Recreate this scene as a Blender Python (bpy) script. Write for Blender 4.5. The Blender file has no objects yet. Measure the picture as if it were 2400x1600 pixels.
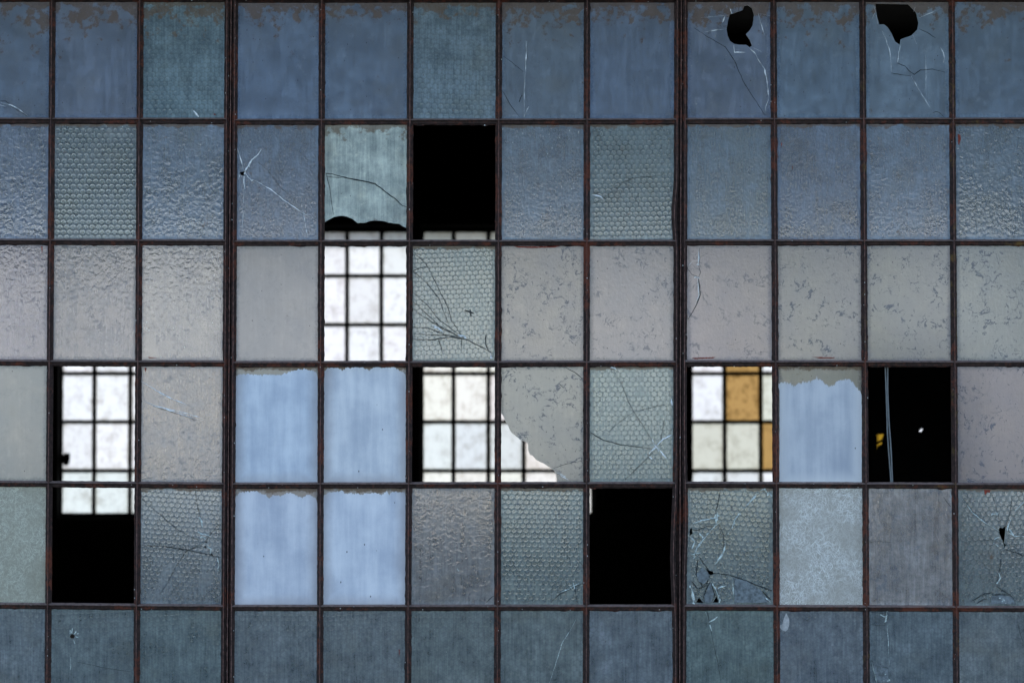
import bpy, bmesh, math, random
from mathutils import Vector, Matrix
from mathutils.geometry import tessellate_polygon
from mathutils import noise as mnoise

R = math.radians
rnd = random.Random(7)
scene = bpy.context.scene
COL = scene.collection

# ------------------------------------------------------------------ camera
CAM = Vector((0.0, -12.0, 1.75)); TILT = R(2.0); LENS = 101.0; FPX = LENS / 36.0 * 2400.0
cam_d = bpy.data.cameras.new('camera'); cam = bpy.data.objects.new('camera', cam_d); COL.objects.link(cam)
cam.location = CAM; cam.rotation_euler = (R(90) + TILT, 0, 0)
cam_d.lens = LENS; cam_d.sensor_width = 36.0; cam_d.sensor_fit = 'HORIZONTAL'
cam_d.clip_start = 0.1; cam_d.clip_end = 2000
cam_d.dof.use_dof = True; cam_d.dof.focus_distance = 12.0; cam_d.dof.aperture_fstop = 3.6
scene.camera = cam

# ------------------------------------------------------------------ sky, sun, exposure
SUN_EL, SUN_AZ = R(42), R(12)          # the sun stands behind the hall, the front is in open blue shade
world = bpy.data.worlds.new('World'); scene.world = world; world.use_nodes = True
wn = world.node_tree; bg = wn.nodes['Background']
sky = wn.nodes.new('ShaderNodeTexSky'); sky.sky_type = 'NISHITA'; sky.sun_disc = False
sky.sun_elevation = SUN_EL; sky.sun_rotation = SUN_AZ
wn.links.new(sky.outputs[0], bg.inputs[0]); bg.inputs[1].default_value = 0.15
sd = bpy.data.lights.new('sun', 'SUN'); sun = bpy.data.objects.new('sun', sd); COL.objects.link(sun)
sd.energy = 2.0; sd.angle = R(0.5); sd.color = (1.0, 0.97, 0.93)
sun.rotation_euler = (-(R(90) - SUN_EL), 0, -SUN_AZ); sun.location = (6, 40, 30)
scene.view_settings.view_transform = 'Standard'; scene.view_settings.look = 'None'
scene.view_settings.exposure = 1.62; scene.view_settings.gamma = 1.0; scene.view_settings.use_curve_mapping = False
cy = scene.cycles
cy.max_bounces = 10; cy.diffuse_bounces = 4; cy.glossy_bounces = 4; cy.transmission_bounces = 8; cy.transparent_max_bounces = 8
cy.caustics_refractive = False; cy.caustics_reflective = False
cy.sample_clamp_indirect = 4.0; cy.use_denoising = True; cy.use_adaptive_sampling = False

# ------------------------------------------------------------------ helpers
def at(px, py, Y=0.0):
    """survey point (2400 x 1600 picture) -> point on the vertical plane y = Y"""
    dx, du = (px - 1200.0) / FPX, (800.0 - py) / FPX
    d = Vector((dx, math.cos(TILT) - du * math.sin(TILT), math.sin(TILT) + du * math.cos(TILT)))
    s = (Y - CAM.y) / d.y
    return CAM + d * s

def empty(name, loc=(0, 0, 0)):
    o = bpy.data.objects.new(name, None); COL.objects.link(o); o.location = loc; o.empty_display_size = 0.1
    return o

def tag(o, label=None, cat=None, group=None, kind=None):
    if label: o['label'] = label
    if cat: o['category'] = cat
    if group: o['group'] = group
    o['kind'] = kind or 'thing'
    return o

def link_mesh(name, bm, mats, parent=None, origin=None, smooth=False):
    """bm holds world coordinates; the object gets its origin at `origin`"""
    me = bpy.data.meshes.new(name)
    origin = Vector(origin) if origin is not None else Vector((0, 0, 0))
    bm.transform(Matrix.Translation(-origin))
    bm.normal_update()
    bm.to_mesh(me); bm.free()
    if smooth:
        for p in me.polygons: p.use_smooth = True
    for m in (mats if isinstance(mats, (list, tuple)) else [mats]): me.materials.append(m)
    o = bpy.data.objects.new(name, me); COL.objects.link(o)
    if parent is not None:
        o.parent = parent
        po = Vector((0, 0, 0)); q = parent
        while q is not None: po += q.location; q = q.parent
        o.location = origin - po
    else:
        o.location = origin
    return o

def box(bm, x0, x1, y0, y1, z0, z1):
    vs = [bm.verts.new((x, y, z)) for x in (x0, x1) for y in (y0, y1) for z in (z0, z1)]
    for f in ((0, 1, 3, 2), (4, 6, 7, 5), (0, 4, 5, 1), (2, 3, 7, 6), (0, 2, 6, 4), (1, 5, 7, 3)):
        bm.faces.new([vs[i] for i in f])

def slab(bm, loops, y0, y1, mats=(0, 1, 2)):
    """flat plate from an outline plus holes (lists of (x, z)); front face at y0, back face at y1"""
    loops = [[Vector((x, z, 0)) for x, z in l] for l in loops]
    flat = [p for l in loops for p in l]
    tris = tessellate_polygon(loops)
    vf = [bm.verts.new((p.x, y0, p.y)) for p in flat]
    vb = [bm.verts.new((p.x, y1, p.y)) for p in flat]
    for t in tris:
        a, b, c = t
        n = (flat[b] - flat[a]).cross(flat[c] - flat[a]).z
        if n < 0: a, b, c = a, c, b
        try:
            f = bm.faces.new((vf[a], vf[b], vf[c])); f.material_index = mats[0]     # normal to -y
            f = bm.faces.new((vb[a], vb[c], vb[b])); f.material_index = mats[1]
        except ValueError:
            pass
    k = 0
    for li, l in enumerate(loops):
        n = len(l)
        area = sum(l[i].x * l[(i + 1) % n].y - l[(i + 1) % n].x * l[i].y for i in range(n))
        out = (area > 0) == (li == 0)
        for i in range(n):
            a, b = k + i, k + (i + 1) % n
            q = (vf[a], vb[a], vb[b], vf[b]) if out else (vf[a], vf[b], vb[b], vb[a])
            f = bm.faces.new(q); f.material_index = mats[2]
        k += n
    bm.normal_update()

def sweep(bm, p0, p1, prof, side, step=0.012, jit=0.0008, lump=0.0, seed=0, bow=None, glass_idx=(), worn=()):
    """profile (u, y) swept from p0 to p1; side = direction of +u in the facade plane; edges are worn and lumpy"""
    p0, p1, side = Vector(p0), Vector(p1), Vector(side)
    L = (p1 - p0).length; n = max(2, int(L / step)); rings = []
    for i in range(n + 1):
        t = i / n; c = p0.lerp(p1, t); ring = []
        if bow: c = c + side * bow(c)
        for j, (u, y) in enumerate(prof):
            a = mnoise.noise(Vector((t * L * 60, j * 3.7, seed * 11.3)))
            b = mnoise.noise(Vector((t * L * 170, j * 5.1 + 40, seed * 7.1)))
            w = jit * (a + 0.7 * b)
            if j in glass_idx:
                g = mnoise.noise(Vector((t * L * 45, j * 9.1, seed * 3.3 + 90)))
                w += (1 if u > 0 else -1) * lump * max(0.0, g * 1.6 + 0.5 * b - 0.1)
            ring.append(bm.verts.new(c + side * (u + w) + Vector((0, y + 0.6 * jit * b, 0))))
        rings.append(ring)
    m = len(prof)
    for i in range(n):
        for j in range(m):
            f = bm.faces.new((rings[i][j], rings[i][(j + 1) % m], rings[i + 1][(j + 1) % m], rings[i + 1][j]))
            if j in worn: f.material_index = 1  # rib and lip faces take the painted skylight colour
    bm.faces.new(rings[0]); bm.faces.new(list(reversed(rings[-1])))

def tube(bm, pts, r, sides=8):
    pts = [Vector(p) for p in pts]; rings = []
    for i, p in enumerate(pts):
        t = (pts[min(i + 1, len(pts) - 1)] - pts[max(i - 1, 0)]).normalized()
        a = t.orthogonal().normalized() if i == 0 else (ref - t * ref.dot(t)).normalized()
        ref = a; b = t.cross(a)
        rings.append([bm.verts.new(p + (a * math.cos(k * 2 * math.pi / sides) + b * math.sin(k * 2 * math.pi / sides)) * r) for k in range(sides)])
    for i in range(len(rings) - 1):
        for k in range(sides):
            bm.faces.new((rings[i][k], rings[i][(k + 1) % sides], rings[i + 1][(k + 1) % sides], rings[i + 1][k]))
    bm.faces.new(list(reversed(rings[0]))); bm.faces.new(rings[-1])

# ------------------------------------------------------------------ node helper
class NT:
    def __init__(s, name):
        s.m = bpy.data.materials.new(name); s.m.use_nodes = True; s.t = s.m.node_tree
        s.t.nodes.clear(); s.out = s.t.nodes.new('ShaderNodeOutputMaterial')
    def set(s, sock, v):
        if hasattr(v, 'is_linked') or isinstance(v, bpy.types.NodeSocket): s.t.links.new(v, sock)
        elif v is not None:
            if sock.type == 'RGBA' and len(v) == 3: v = (*v, 1)
            sock.default_value = v
    def n(s, typ, ins=None, out=0, **props):
        nd = s.t.nodes.new(typ)
        for k, v in props.items(): setattr(nd, k, v)
        for k, v in (ins or {}).items(): s.set(nd.inputs[k], v)
        return nd.outputs[out]
    def math(s, op, a, b=None, c=None, clamp=False):
        nd = s.t.nodes.new('ShaderNodeMath'); nd.operation = op; nd.use_clamp = clamp
        s.set(nd.inputs[0], a)
        if b is not None: s.set(nd.inputs[1], b)
        if c is not None: s.set(nd.inputs[2], c)
        return nd.outputs[0]
    def vmath(s, op, a, b=None, out=0):
        nd = s.t.nodes.new('ShaderNodeVectorMath'); nd.operation = op
        s.set(nd.inputs[0], a)
        if b is not None: s.set(nd.inputs[1], b)
        return nd.outputs[out]
    def noise(s, vec, scale, detail=3, rough=0.55, dist=0.0):
        return s.n('ShaderNodeTexNoise', {'Vector': vec, 'Scale': scale, 'Detail': detail, 'Roughness': rough, 'Distortion': dist})
    def stretch(s, vec, sc, rot=(0, 0, 0)):
        nd = s.t.nodes.new('ShaderNodeMapping'); nd.vector_type = 'POINT'
        s.set(nd.inputs[0], vec); nd.inputs['Scale'].default_value = sc; nd.inputs['Rotation'].default_value = rot
        return nd.outputs[0]
    def ramp(s, v, lo, hi, a=0.0, b=1.0):
        nd = s.t.nodes.new('ShaderNodeMapRange'); nd.interpolation_type = 'SMOOTHSTEP'
        for k, x in zip((0, 1, 2, 3, 4), (v, lo, hi, a, b)): s.set(nd.inputs[k], x)
        return nd.outputs[0]
    def mixc(s, f, a, b, blend='MIX'):
        nd = s.t.nodes.new('ShaderNodeMix'); nd.data_type = 'RGBA'; nd.blend_type = blend
        s.set(nd.inputs[0], f); s.set(nd.inputs[6], a); s.set(nd.inputs[7], b)
        return nd.outputs[2]
    def mixs(s, f, a, b):
        nd = s.t.nodes.new('ShaderNodeMixShader'); s.set(nd.inputs[0], f); s.set(nd.inputs[1], a); s.set(nd.inputs[2], b)
        return nd.outputs[0]
    def attr(s, name, out='Fac'):
        nd = s.t.nodes.new('ShaderNodeAttribute'); nd.attribute_type = 'OBJECT'; nd.attribute_name = name
        return nd.outputs[out]
    def done(s, surf):
        s.t.links.new(surf, s.out.inputs['Surface']); return s.m

def objcoord(N, rand=True):
    o = N.n('ShaderNodeTexCoord', out='Object')
    if not rand: return o, o
    r = N.n('ShaderNodeObjectInfo', out='Random')
    off = N.n('ShaderNodeCombineXYZ', {0: N.math('MULTIPLY', r, 37.0), 1: N.math('MULTIPLY', r, 11.0), 2: N.math('MULTIPLY', r, 53.0)})
    return o, N.vmath('ADD', o, off)

# ------------------------------------------------------------------ materials
def mat_glass(kind):
    """old wired, hammered or plain factory glass with a coat of grime on its outer face"""
    N = NT('grimy glass ' + kind)
    o, p = objcoord(N)
    sep = N.t.nodes.new('ShaderNodeSeparateXYZ'); N.set(sep.inputs[0], o); ox, oz = sep.outputs[0], sep.outputs[2]
    dust, mud, spots, hammer = N.attr('dust'), N.attr('mud'), N.attr('spots'), N.attr('hammer')
    tint, dcol, rough = N.attr('tint', 'Color'), N.attr('dustcol', 'Color'), N.attr('rough')
    top = N.attr('top')                               # local height of the upper edge of the pane
    warp = N.vmath('SCALE', N.n('ShaderNodeTexNoise', {'Vector': p, 'Scale': 14.0, 'Detail': 3.0}, out=1), None)
    warp.node.inputs['Scale'].default_value = 0.03
    pw = N.vmath('ADD', p, warp)
    streak = N.noise(N.stretch(p, (1, 1, 0.06)), 130.0, 3, 0.6)
    streak2 = N.noise(N.stretch(p, (1, 1, 0.10)), 34.0, 3, 0.6)
    blotch = N.noise(p, 9.0, 4, 0.6)
    grain = N.noise(p, 420.0, 2, 0.7)
    grain2 = N.noise(p, 110.0, 3, 0.65)
    groove = None
    if kind == 'hex':
        A = 0.0257; k = 2 * math.pi / A
        rows = 0.0205 * 2; kz = 2 * math.pi / rows
        jit = N.vmath('SCALE', N.n('ShaderNodeTexNoise', {'Vector': p, 'Scale': 60.0, 'Detail': 1.0}, out=1), None); jit.node.inputs['Scale'].default_value = 0.003
        rn = N.n('ShaderNodeObjectInfo', out='Random')
        oo = N.n('ShaderNodeVectorRotate', {'Vector': o, 'Angle': N.math('MULTIPLY', N.math('SUBTRACT', rn, 0.5), 0.16)}, rotation_type='Y_AXIS')
        oo = N.vmath('SCALE', oo, None); N.set(oo.node.inputs['Scale'], N.attr('cell'))
        oo = N.vmath('ADD', oo, N.n('ShaderNodeCombineXYZ', {0: N.math('MULTIPLY', rn, 0.9), 2: N.math('MULTIPLY', rn, 1.7)}))
        pj = N.vmath('ADD', oo, jit)
        sj = N.t.nodes.new('ShaderNodeSeparateXYZ'); N.set(sj.inputs[0], pj)
        kx, kzz = N.math('MULTIPLY', sj.outputs[0], k), N.math('MULTIPLY', sj.outputs[2], kz)
        c1 = N.math('COSINE', N.math('ADD', kx, kzz)); c2 = N.math('COSINE', N.math('SUBTRACT', kx, kzz))
        c3 = N.math('COSINE', N.math('MULTIPLY', kzz, 2.0))
        h = N.math('ADD', N.math('ADD', c1, c2), c3)
        dome = N.ramp(h, -1.5, 0.7)
        groove = N.ramp(h, -0.72, -1.12)
        height = N.math('ADD', dome, N.math('MULTIPLY', grain2, 0.10))
        bump = N.n('ShaderNodeBump', {'Strength': 1.0, 'Distance': N.math('MULTIPLY', hammer, 0.0010), 'Height': height})
    elif kind == 'fine':
        height = N.math('ADD', N.noise(N.stretch(p, (1, 1, 0.8)), 100.0, 2, 0.5, 0.4), N.math('MULTIPLY', streak, 0.12))
        bump = N.n('ShaderNodeBump', {'Strength': 1.0, 'Distance': N.math('MULTIPLY', hammer, 0.0011), 'Height': height})
    else:                                             # hammered
        height = N.noise(p, 62.0, 2, 0.45, 0.5)
        bump = N.n('ShaderNodeBump', {'Strength': 1.0, 'Distance': N.math('MULTIPLY', hammer, 0.0030), 'Height': height})
    glass = N.n('ShaderNodeBsdfGlass', {'Color': tint, 'Roughness': rough, 'IOR': 1.45, 'Normal': bump})
    # grime: a diffusing film, streaked by rain
    cloud = N.noise(p, 26.0, 5, 0.68)
    dvar = N.math('ADD', N.math('MULTIPLY', streak, 0.30), N.math('ADD', N.math('MULTIPLY', blotch, 0.45), N.math('ADD', N.math('MULTIPLY', grain, 0.30), N.math('ADD', N.math('MULTIPLY', cloud, 0.40), N.math('MULTIPLY', N.math('SUBTRACT', streak2, 0.5), 0.18)))))
    dc = N.mixc(1.0, dcol, N.n('ShaderNodeCombineColor', {0: N.ramp(dvar, 0.42, 1.03, 0.42, 1.58), 1: N.ramp(dvar, 0.42, 1.03, 0.46, 1.54), 2: N.ramp(dvar, 0.42, 1.03, 0.52, 1.48)}), 'MULTIPLY')
    bloom = N.math('MULTIPLY', N.ramp(N.noise(N.vmath('ADD', p, (9, 0, 5)), 24.0, 6, 0.72), 0.54, 0.72), 0.55)
    dc = N.mixc(bloom, dc, N.mixc(1.0, dcol, (1.9, 1.75, 1.6), 'MULTIPLY'))
    warm = N.ramp(N.noise(p, 6.0, 4, 0.6), 0.5, 0.75, 0.0, 0.5)
    dc = N.mixc(warm, dc, N.mixc(1.0, dcol, (1.12, 0.98, 0.82), 'MULTIPLY'))
    film = N.mixs(0.22, N.n('ShaderNodeBsdfDiffuse', {'Color': dc}), N.n('ShaderNodeBsdfTranslucent', {'Color': dc}))
    cover = N.math('ADD', dust, N.math('MULTIPLY', N.math('SUBTRACT', dvar, 0.725), 0.75))
    # grime gathers along the putty
    gx = N.math('SUBTRACT', 0.1745, N.math('ABSOLUTE', ox)); gz = N.math('SUBTRACT', 0.243, N.math('ABSOLUTE', oz))
    edge = N.math('MINIMUM', gx, gz)
    edge = N.ramp(N.math('ADD', edge, N.math('MULTIPLY', N.math('SUBTRACT', grain2, 0.5), 0.03)), 0.000, 0.022, 0.3, 0.0)
    cover = N.math('ADD', cover, edge, clamp=True)
    if groove is not None: cover = N.math('ADD', cover, N.math('MULTIPLY', groove, 0.12), clamp=True)
    s = N.mixs(cover, glass, film)
    if groove is not None:
        s = N.mixs(N.math('MULTIPLY', groove, 0.36), s, N.n('ShaderNodeBsdfDiffuse', {'Color': (0.06, 0.075, 0.075)}))
    # scuffs and dark webs of dirt on the inside of the glass
    zone = N.noise(p, 11.0, 3, 0.6)
    rdg = N.math('ABSOLUTE', N.math('SUBTRACT', N.noise(p, N.ramp(N.attr('cell'), 0.93, 1.08, 21.0, 13.0), 4, 0.62, 0.5), 0.5))
    wid = N.ramp(N.noise(p, 40.0, 2, 0.6), 0.4, 0.72, 0.006, 0.040)
    web = N.math('MULTIPLY', N.ramp(N.math('DIVIDE', rdg, wid), 1.5, 0.4), N.ramp(zone, 0.49, 0.57))
    cellv = N.attr('cell')
    fl = N.noise(N.vmath('ADD', p, (3.1, 0, 1.7)), N.ramp(cellv, 0.93, 1.08, 44.0, 84.0), 6, 0.72, 0.9)
    flake = N.ramp(fl, 0.575, 0.69)
    sp = N.math('MULTIPLY', N.math('MAXIMUM', web, flake), N.math('MULTIPLY', spots, 0.62), clamp=True)
    s = N.mixs(sp, s, N.n('ShaderNodeBsdfDiffuse', {'Color': (0.12, 0.135, 0.16)}))
    # small black and white flecks
    fk = N.n('ShaderNodeTexVoronoi', {'Vector': N.stretch(p, (1, 1, 0.55)), 'Scale': 75.0, 'Randomness': 1.0})
    fkc = N.n('ShaderNodeTexVoronoi', {'Vector': N.stretch(p, (1, 1, 0.55)), 'Scale': 75.0, 'Randomness': 1.0}, out='Color')
    fs = N.t.nodes.new('ShaderNodeSeparateColor'); N.set(fs.inputs[0], fkc)
    dot = N.ramp(fk, 0.15, 0.08)
    s = N.mixs(N.math('MULTIPLY', dot, N.math('GREATER_THAN', fs.outputs[0], 0.90)), s, N.n('ShaderNodeBsdfDiffuse', {'Color': (0.10, 0.09, 0.09)}))
    s = N.mixs(N.math('MULTIPLY', dot, N.math('GREATER_THAN', fs.outputs[1], 0.965)), s, N.n('ShaderNodeBsdfDiffuse', {'Color': (0.55, 0.55, 0.5)}))
    # dried mud washed down from the head of the window
    dtop = N.math('SUBTRACT', top, oz)
    mn = N.noise(N.vmath('ADD', p, (7, 0, 3)), 20.0, 5, 0.66)
    mlen = N.math('ADD', 0.015, N.math('MULTIPLY', mud, 0.15))
    fall = N.ramp(N.math('DIVIDE', dtop, mlen), 0.0, 1.5, 0.11, -0.27)
    lip = N.ramp(dtop, 0.004, 0.022, 0.16, 0.0)
    mz = N.math('ADD', N.math('MULTIPLY', N.math('SUBTRACT', mn, 0.515), 1.7), N.math('ADD', fall, lip))
    mm = N.math('MULTIPLY', N.ramp(mz, -0.05, 0.13), N.math('GREATER_THAN', mud, 0.01))
    mcol = N.mixc(grain2, (0.09, 0.052, 0.026), (0.21, 0.125, 0.066))
    s = N.mixs(N.math('MULTIPLY', mm, 0.66), s, N.n('ShaderNodeBsdfDiffuse', {'Color': mcol}))
    return N.done(s)

def mat_fibre():
    """glass-fibre sheet: a mat of pale strands in cloudy resin"""
    N = NT('glass fibre sheet'); o, p = objcoord(N)
    tot = None
    for i, a in enumerate((0.1, 0.5, 0.9, 1.3, 1.7, 2.1, 2.5, 2.9)):
        w = N.vmath('ADD', N.stretch(p, (1, 1, 1), (0, a, 0)), (i * 3.3, 0, i * 1.9))
        w = N.stretch(w, (1.0, 1.0, 0.055))
        nz = N.ramp(N.noise(w, 480.0, 1.0, 0.5), 0.60, 0.70)
        tot = nz if tot is None else N.math('MAXIMUM', tot, nz)
    cloud = N.noise(p, 7.0, 3, 0.55); dust = N.attr('dust'); dcol = N.attr('dustcol', 'Color')
    c = N.mixc(N.math('MULTIPLY', tot, N.ramp(cloud, 0.35, 0.6, 0.35, 1.0)), N.mixc(1.0, dcol, (0.74, 0.68, 0.61), 'MULTIPLY'), N.mixc(1.0, dcol, (1.5, 1.5, 1.5), 'MULTIPLY'))
    film = N.mixs(0.25, N.n('ShaderNodeBsdfDiffuse', {'Color': c}), N.n('ShaderNodeBsdfTranslucent', {'Color': c}))
    bump = N.n('ShaderNodeBump', {'Strength': 0.6, 'Distance': 0.001, 'Height': tot})
    gl = N.n('ShaderNodeBsdfGlass', {'Color': (0.9, 0.9, 0.85), 'Roughness': 0.4, 'IOR': 1.45, 'Normal': bump})
    return N.done(N.mixs(dust, gl, film))

def mat_clear(name, col, rough):
    N = NT(name)
    return N.done(N.n('ShaderNodeBsdfGlass', {'Color': col, 'Roughness': rough, 'IOR': 1.45}))

def mat_paint():
    N = NT('old white paint'); o, p = objcoord(N)
    st = N.noise(N.stretch(p, (1, 1, 0.09)), 22.0, 4, 0.6)
    bl = N.noise(p, 7.0, 4, 0.6); gr = N.noise(p, 300.0, 2, 0.6)
    sep = N.t.nodes.new('ShaderNodeSeparateXYZ'); N.set(sep.inputs[0], o)
    v = N.math('ADD', N.math('ADD', N.math('MULTIPLY', st, 0.6), N.math('MULTIPLY', bl, 0.6)), N.math('MULTIPLY', gr, 0.12))
    c = N.mixc(N.ramp(v, 0.42, 0.86), (0.58, 0.62, 0.70), (0.87, 0.89, 0.93))
    gx = N.math('SUBTRACT', 0.172, N.math('ABSOLUTE', sep.outputs[0])); gz = N.math('ADD', sep.outputs[2], 0.245)
    e = N.ramp(N.math('ADD', N.math('MINIMUM', gx, gz), N.math('MULTIPLY', N.math('SUBTRACT', bl, 0.5), 0.05)), 0.0, 0.06, 0.6, 0.0)
    c = N.mixc(e, c, N.mixc(N.attr('rim'), (0.50, 0.47, 0.48), (1.0, 1.0, 1.0)))
    fk = N.n('ShaderNodeTexVoronoi', {'Vector': N.stretch(p, (1, 1, 0.6)), 'Scale': 40.0})
    fkc = N.n('ShaderNodeTexVoronoi', {'Vector': N.stretch(p, (1, 1, 0.6)), 'Scale': 40.0}, out='Color')
    fs = N.t.nodes.new('ShaderNodeSeparateColor'); N.set(fs.inputs[0], fkc)
    c = N.mixc(N.math('MULTIPLY', N.ramp(fk, 0.12, 0.06), N.math('GREATER_THAN', fs.outputs[0], 0.9)), c, (0.08, 0.08, 0.1))
    dk = N.attr('shade', 'Color'); c = N.mixc(1.0, c, dk, 'MULTIPLY')
    return N.done(N.mixs(0.18, N.n('ShaderNodeBsdfDiffuse', {'Color': c}), N.n('ShaderNodeBsdfTranslucent', {'Color': c})))

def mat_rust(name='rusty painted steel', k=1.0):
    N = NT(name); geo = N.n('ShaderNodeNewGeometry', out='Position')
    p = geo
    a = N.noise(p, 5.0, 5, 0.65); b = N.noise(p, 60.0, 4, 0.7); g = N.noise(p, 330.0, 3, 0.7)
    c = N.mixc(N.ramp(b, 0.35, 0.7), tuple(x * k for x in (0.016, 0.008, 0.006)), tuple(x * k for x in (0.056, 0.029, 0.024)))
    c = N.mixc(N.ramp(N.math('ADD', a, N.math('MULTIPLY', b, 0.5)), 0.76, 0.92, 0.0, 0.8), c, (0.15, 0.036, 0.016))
    c = N.mixc(N.ramp(g, 0.62, 0.72, 0.0, 0.6), c, (0.16, 0.12, 0.09))
    c = N.mixc(N.ramp(g, 0.42, 0.32, 0.0, 0.9), c, (0.008, 0.006, 0.006))
    sx = N.t.nodes.new('ShaderNodeSeparateXYZ'); N.set(sx.inputs[0], p)
    lich = N.math('MULTIPLY', N.ramp(sx.outputs[0], 0.9, 2.2), N.ramp(N.noise(p, 11.0, 5, 0.7), 0.55, 0.68))
    c = N.mixc(N.math('MULTIPLY', lich, 0.6), c, (0.20, 0.13, 0.03))
    fk = N.n('ShaderNodeTexVoronoi', {'Vector': p, 'Scale': 70.0}); fkc = N.n('ShaderNodeTexVoronoi', {'Vector': p, 'Scale': 70.0}, out='Color')
    fs = N.t.nodes.new('ShaderNodeSeparateColor'); N.set(fs.inputs[0], fkc)
    c = N.mixc(N.math('MULTIPLY', N.ramp(fk, 0.22, 0.12), N.math('GREATER_THAN', fs.outputs[0], 0.955)), c, (0.6, 0.6, 0.58))
    nz = N.t.nodes.new('ShaderNodeSeparateXYZ'); N.set(nz.inputs[0], N.n('ShaderNodeNewGeometry', out='True Normal'))
    c = N.mixc(N.math('MULTIPLY', N.ramp(nz.outputs[2], 0.2, 0.8), N.ramp(b, 0.3, 0.6, 0.35, 0.9)), c, (0.22, 0.155, 0.13))  # up-facing faces paled: settled dust plus skylight put into the colour
    bump = N.n('ShaderNodeBump', {'Strength': 0.9, 'Distance': 0.003, 'Height': N.math('ADD', b, N.math('MULTIPLY', g, 0.5))})
    bs = N.n('ShaderNodeBsdfPrincipled', {'Base Color': c, 'Roughness': 0.72, 'Normal': bump, 'Specular IOR Level': 0.3})
    return N.done(bs)

def mat_plain(name, col, rough=0.8, var=0.3, scale=20.0, col2=None):
    N = NT(name); p = N.n('ShaderNodeNewGeometry', out='Position')
    b = N.noise(p, scale, 4, 0.65)
    c = N.mixc(N.ramp(b, 0.3, 0.7), tuple(x * (1 - var) for x in col), col2 or tuple(min(1, x * (1 + var)) for x in col))
    return N.done(N.n('ShaderNodeBsdfPrincipled', {'Base Color': c, 'Roughness': rough, 'Specular IOR Level': 0.25}))

def mat_brick():
    N = NT('sooty brick'); o = N.n('ShaderNodeTexCoord', out='Object')
    sp = N.t.nodes.new('ShaderNodeSeparateXYZ'); N.set(sp.inputs[0], o)
    uv = N.n('ShaderNodeCombineXYZ', {0: N.math('ADD', sp.outputs[0], sp.outputs[1]), 1: sp.outputs[2]})
    br = N.n('ShaderNodeTexBrick', {'Vector': uv, 'Color1': (0.20, 0.075, 0.05), 'Color2': (0.12, 0.05, 0.04), 'Mortar': (0.17, 0.15, 0.13), 'Scale': 1.0, 'Mortar Size': 0.006, 'Brick Width': 0.23, 'Row Height': 0.075})
    c = N.mixc(N.ramp(N.noise(o, 3.0, 5, 0.65), 0.35, 0.7, 0.0, 0.7), br, (0.05, 0.04, 0.035))
    return N.done(N.n('ShaderNodeBsdfPrincipled', {'Base Color': c, 'Roughness': 0.9}))

def mat_far():
    """sunlit obscure glass in the windows across the hall"""
    N = NT('obscure glass of far windows'); o, p = objcoord(N)
    tint = N.attr('tint', 'Color'); grime = N.attr('dust')
    bl = N.noise(p, 8.0, 5, 0.65); fn = N.noise(p, 45.0, 3, 0.6); st = N.noise(N.stretch(p, (1, 1, 0.08)), 40.0, 3, 0.6)
    v = N.math('ADD', N.math('MULTIPLY', bl, 0.7), N.math('ADD', N.math('MULTIPLY', fn, 0.35), N.math('MULTIPLY', st, 0.2)))
    dark = N.math('MULTIPLY', N.ramp(v, 0.68, 0.42), grime)
    c = N.mixc(dark, tint, N.mixc(1.0, tint, (0.22, 0.17, 0.10), 'MULTIPLY'))
    sp = N.t.nodes.new('ShaderNodeSeparateXYZ'); N.set(sp.inputs[0], o)
    gx = N.math('SUBTRACT', 0.18, N.math('ABSOLUTE', sp.outputs[0])); gz = N.math('SUBTRACT', 0.245, N.math('ABSOLUTE', sp.outputs[2]))
    e = N.ramp(N.math('ADD', N.math('MINIMUM', gx, gz), N.math('MULTIPLY', N.math('SUBTRACT', bl, 0.5), 0.05)), 0.0, 0.04, 0.4, 0.0)
    c = N.mixc(e, c, N.mixc(1.0, c, (0.62, 0.57, 0.46), 'MULTIPLY'))
    fl = N.ramp(N.noise(p, 26.0, 5, 0.7), 0.66, 0.72, 0.0, 0.45)
    c = N.mixc(fl, c, N.mixc(1.0, c, (0.35, 0.4, 0.42), 'MULTIPLY'))
    return N.done(N.mixs(0.12, N.n('ShaderNodeBsdfTranslucent', {'Color': c}), N.n('ShaderNodeBsdfDiffuse', {'Color': c})))

G = {k: mat_glass(k) for k in ('hex', 'fine', 'hammered')}
G['fibre'] = mat_fibre()
BACK = mat_clear('inner face of glass', (0.97, 0.98, 0.97), 0.12)
EDGE = mat_plain('broken glass edge', (0.42, 0.52, 0.50), 0.3, 0.2)
PAINT = mat_paint(); RUST = mat_rust(); LIT_EDGE = mat_rust('sky-lit steel edge', 3.2); FAR = mat_far(); BRICK = mat_brick()  # paler rust copy: skylight on ribs and lips put into the colour
CRACK_W = mat_plain('bruised white glass', (0.78, 0.80, 0.80), 0.5, 0.25, 120.0)
CRACK_D = mat_plain('open crack', (0.035, 0.04, 0.04), 0.6, 0.3, 90.0)
CHIP = mat_plain('chipped greenish glass', (0.52, 0.58, 0.55), 0.35, 0.55, 140.0)
SHARD = mat_plain('loose dusty shard', (0.125, 0.145, 0.155), 0.4, 0.45, 70.0)
RED = mat_plain('red lead paint', (0.20, 0.035, 0.02), 0.8, 0.3, 60.0)
TAPE = mat_plain('old tape', (0.42, 0.41, 0.40), 0.7, 0.2, 60.0)
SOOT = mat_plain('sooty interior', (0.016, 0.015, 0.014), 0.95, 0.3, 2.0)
DARKSTEEL = mat_plain('dark steel', (0.02, 0.022, 0.022), 0.7, 0.3, 12.0)

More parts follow.
